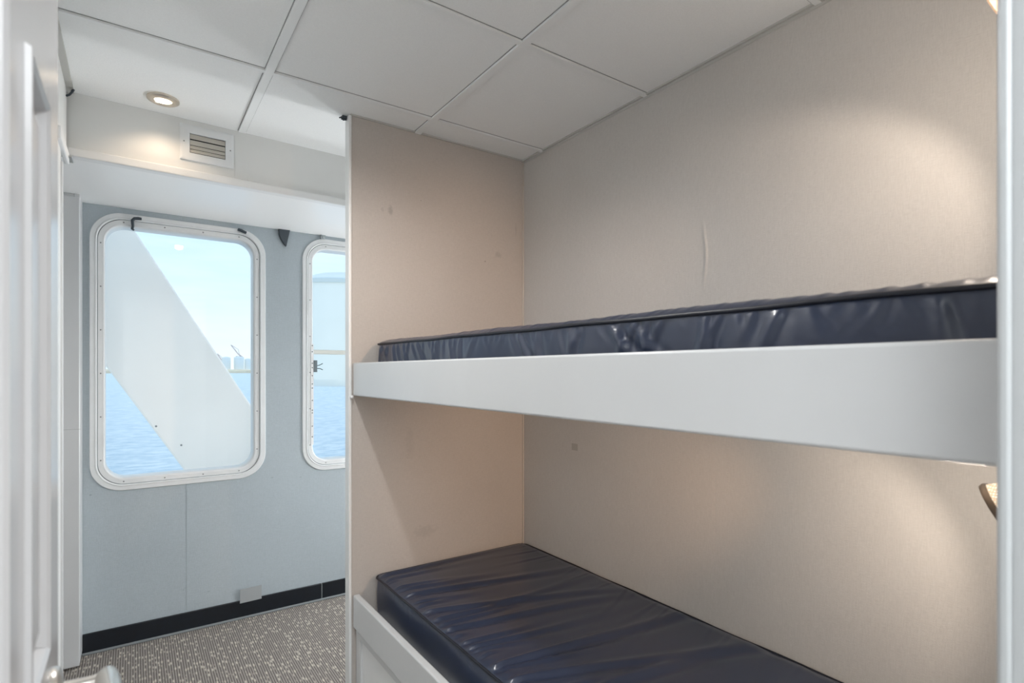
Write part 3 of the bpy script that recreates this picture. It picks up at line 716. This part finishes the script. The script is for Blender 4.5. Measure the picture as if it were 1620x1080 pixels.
def lifeboat():
    root = tag(empty('lifeboat', (6.0, 10.2, 0)), 'pale white ship lifeboat seen through the partly hidden window', 'lifeboat')
    def hull(z0, z1, prof, name, m, grow=0):
        bm = bmesh.new(); rings = []
        for z, k in prof:
            L_, B_ = 3.72*k[0]+grow, 1.25*k[1]+grow; rings.append([(L_*(abs(math.cos(a))**.5)*(1 if math.cos(a) > 0 else -1), B_*(abs(math.sin(a))**.7)*(1 if math.sin(a) > 0 else -1), z) for a in [2*PI*i/64 for i in range(64)]])
        rs = ring_sweep(bm, rings); bm.faces.new(rs[-1]); bm.faces.new(rs[0][::-1])
        return fin(bm, name, m, root, smooth=40)
    hull(0, 0, [(1.03, (.90, .8)), (1.06, (.96, .9)), (1.16, (.99, .97)), (1.6, (1, 1)), (2.2, (1, 1))], 'hull', M['hull'])
    hull(0, 0, [(2.2, (1, 1)), (2.75, (1, .97)), (2.83, (1, .95))], 'canopy', M['hull'])
    hull(0, 0, [(2.80, (1.0, .97)), (2.86, (1.0, .97)), (2.88, (.99, .95))], 'gunwale', mat('lifeboat_edge', (.66, .72, .73), .5), .02)
    hull(0, 0, [(2.88, (.97, .90)), (3.02, (.90, .80)), (3.08, (.7, .6))], 'cover', M['hull'])
lifeboat()
for x, w_ in ((4.6, 'nearer'), (7.4, 'farther')):
    bm = bmesh.new(); tube(bm, [(x, 3.30, 3.2), (x, 4.2, 4.6), (x, 6.5, 5.6), (x, 9.0, 5.7), (x, 10.1, 5.3)], [.16, .15, .13, .11, .09], 12)
    dv = thing('davit', bm, M['steel'], 'white curved davit arm holding the %s end of the lifeboat' % w_, 'davit', smooth=50)
    bm = bmesh.new(); tube(bm, [(x, 10.1, 5.3), (x, 10.15, 3.0815)], .02, 8); fin(bm, 'fall_rope', M['tapegrey'], dv, smooth=60)
SEA = -7.0
bm = bmesh.new(); v = [bm.verts.new(p) for p in ((-30000, 5, SEA), (30000, 5, SEA), (30000, 40000, SEA), (-30000, 40000, SEA))]; bm.faces.new(v)
sea = tag(fin(bm, 'sea', M['sea']), 'calm pale blue sea outside the windows stretching to the horizon', 'sea', kind='stuff')
# port on the far shore. direction k = x/y along the view, at distance Y
def far(k, Y): return (k*Y, Y)
Y0 = 2600
def kpx(px):
    u = (px-810)/866; return (.5693+.8221*u)/(.8221-.5693*u)
bm = bmesh.new()
pr = [(0, 0), (0, 9), (20, 15), (300, 17), (300, 0)]
a, b = kpx(150)*Y0, kpx(401)*Y0
r0 = [bm.verts.new((a, Y0+p, SEA+h)) for p, h in pr]; r1 = [bm.verts.new((b, Y0+p, SEA+h)) for p, h in pr]
for i in range(5): j = (i+1) % 5; bm.faces.new((r0[i], r0[j], r1[j], r1[i]))
bm.faces.new(r0[::-1]); bm.faces.new(r1)
tag(fin(bm, 'shore', M['sand']), 'low sandy strip of far shore on the horizon under the tanks', 'shore')
for px, w, h, lab in ((358, 34, 50, 'leftmost white storage tank on the far shore, by the brace edge'), (378, 40, 52, 'widest white storage tank in the middle of the far port'), (392, 26, 44, 'rightmost pale storage tank on the far shore')):
    bm = bmesh.new(); lathe(bm, [(w/2, 0), (w/2, h), (w/2*.6, h+3), (.5, h+5)], 24, cap0=True, cap1=True)
    x, y = far(kpx(px), Y0+60); tag(fin(bm, 'storage_tank', M['tank'], loc=(x, y, SEA+17.02), smooth=40), lab, 'tank', 'storage tanks on the far shore')
for px, h, rch, lab in ((377, 88, 60, 'tall port crane with raised boom above the far storage tanks'), (350, 55, 30, 'low port crane beside the brace edge on the far shore')):
    x, y = far(kpx(px), Y0+150); cr = tag(empty('port_crane', (x, y, SEA+17.03)), lab, 'crane')
    bm = bmesh.new()
    for sx in (-9, 9):
        for sy in (-8, 8): tube(bm, [(sx, sy, 0), (sx*.7, sy*.7, h*.62)], 1.3, 6)
    bx(bm, -9, 9, -7, 7, h*.60, h*.68)
    fin(bm, 'gantry', M['cranep'], cr)
    bm = bmesh.new(); tube(bm, [(22, 0, h*.60), (0, 0, h*.78), (-rch*.5, 0, h*1.25)], 2.2, 6); tube(bm, [(6, 0, h*.68), (0, 0, h*1.02), (-rch*.5, 0, h*1.25)], 1.0, 6)
    fin(bm, 'boom', M['cranep'], cr)

# ------------------------------------------------------------------ panels for the added fill lamps
def area(name, loc, sx, sy, power, col, rot=(0, 0, 0)):
    l = bpy.data.lights.new(name, 'AREA'); l.shape = 'RECTANGLE'; l.size = sx; l.size_y = sy; l.energy = power; l.color = col
    o = bpy.data.objects.new(name, l); COL.objects.link(o); o.location = loc; o.rotation_euler = rot; return o
def fill_panel(name, c, axis, w, h, label):
    root = tag(empty(name, c), label, 'wall light')
    def b(nm, dw, d0, d1, m):
        bm = bmesh.new()
        if axis == 'y': bx(bm, -w/2-dw, w/2+dw, d0, d1, -h/2-dw, h/2+dw)
        else: bx(bm, -d1, -d0, -w/2-dw, w/2+dw, -h/2-dw, h/2+dw)
        fin(bm, nm, m, root, bev=.003)
    b('housing', .02, 0, .03, M['white2']); b('diffuser', 0, .0302, .034, bpy.data.materials.get('fill_panel_diffuser') or mat('fill_panel_diffuser', (1, 1, 1), .5, emit=((.93, .97, 1), 2)))
cp = tag(empty('corridor_fill_light', (.30, -.80, CZ)), 'large white rectangular fill light added on the unseen corridor ceiling', 'ceiling light')  # panel body for the added corridor fill
bm = bmesh.new(); bx(bm, -1.0, 1.0, -.55, .55, -.03, -.005); fin(bm, 'housing', M['white2'], cp, bev=.004)
bm = bmesh.new(); bx(bm, -.96, .96, -.51, .51, -.034, -.0302); fin(bm, 'diffuser', bpy.data.materials.get('fill_panel_diffuser') or mat('fill_panel_diffuser', (1, 1, 1), .5, emit=((.93, .97, 1), 2)), cp)
fill_panel('bay_fill_panel', (2.1495, 2.72, .95), 'x', .7, 1.0, 'tall white fill panel added on the hidden end wall of the window bay')  # panel body for the added fill in the bay
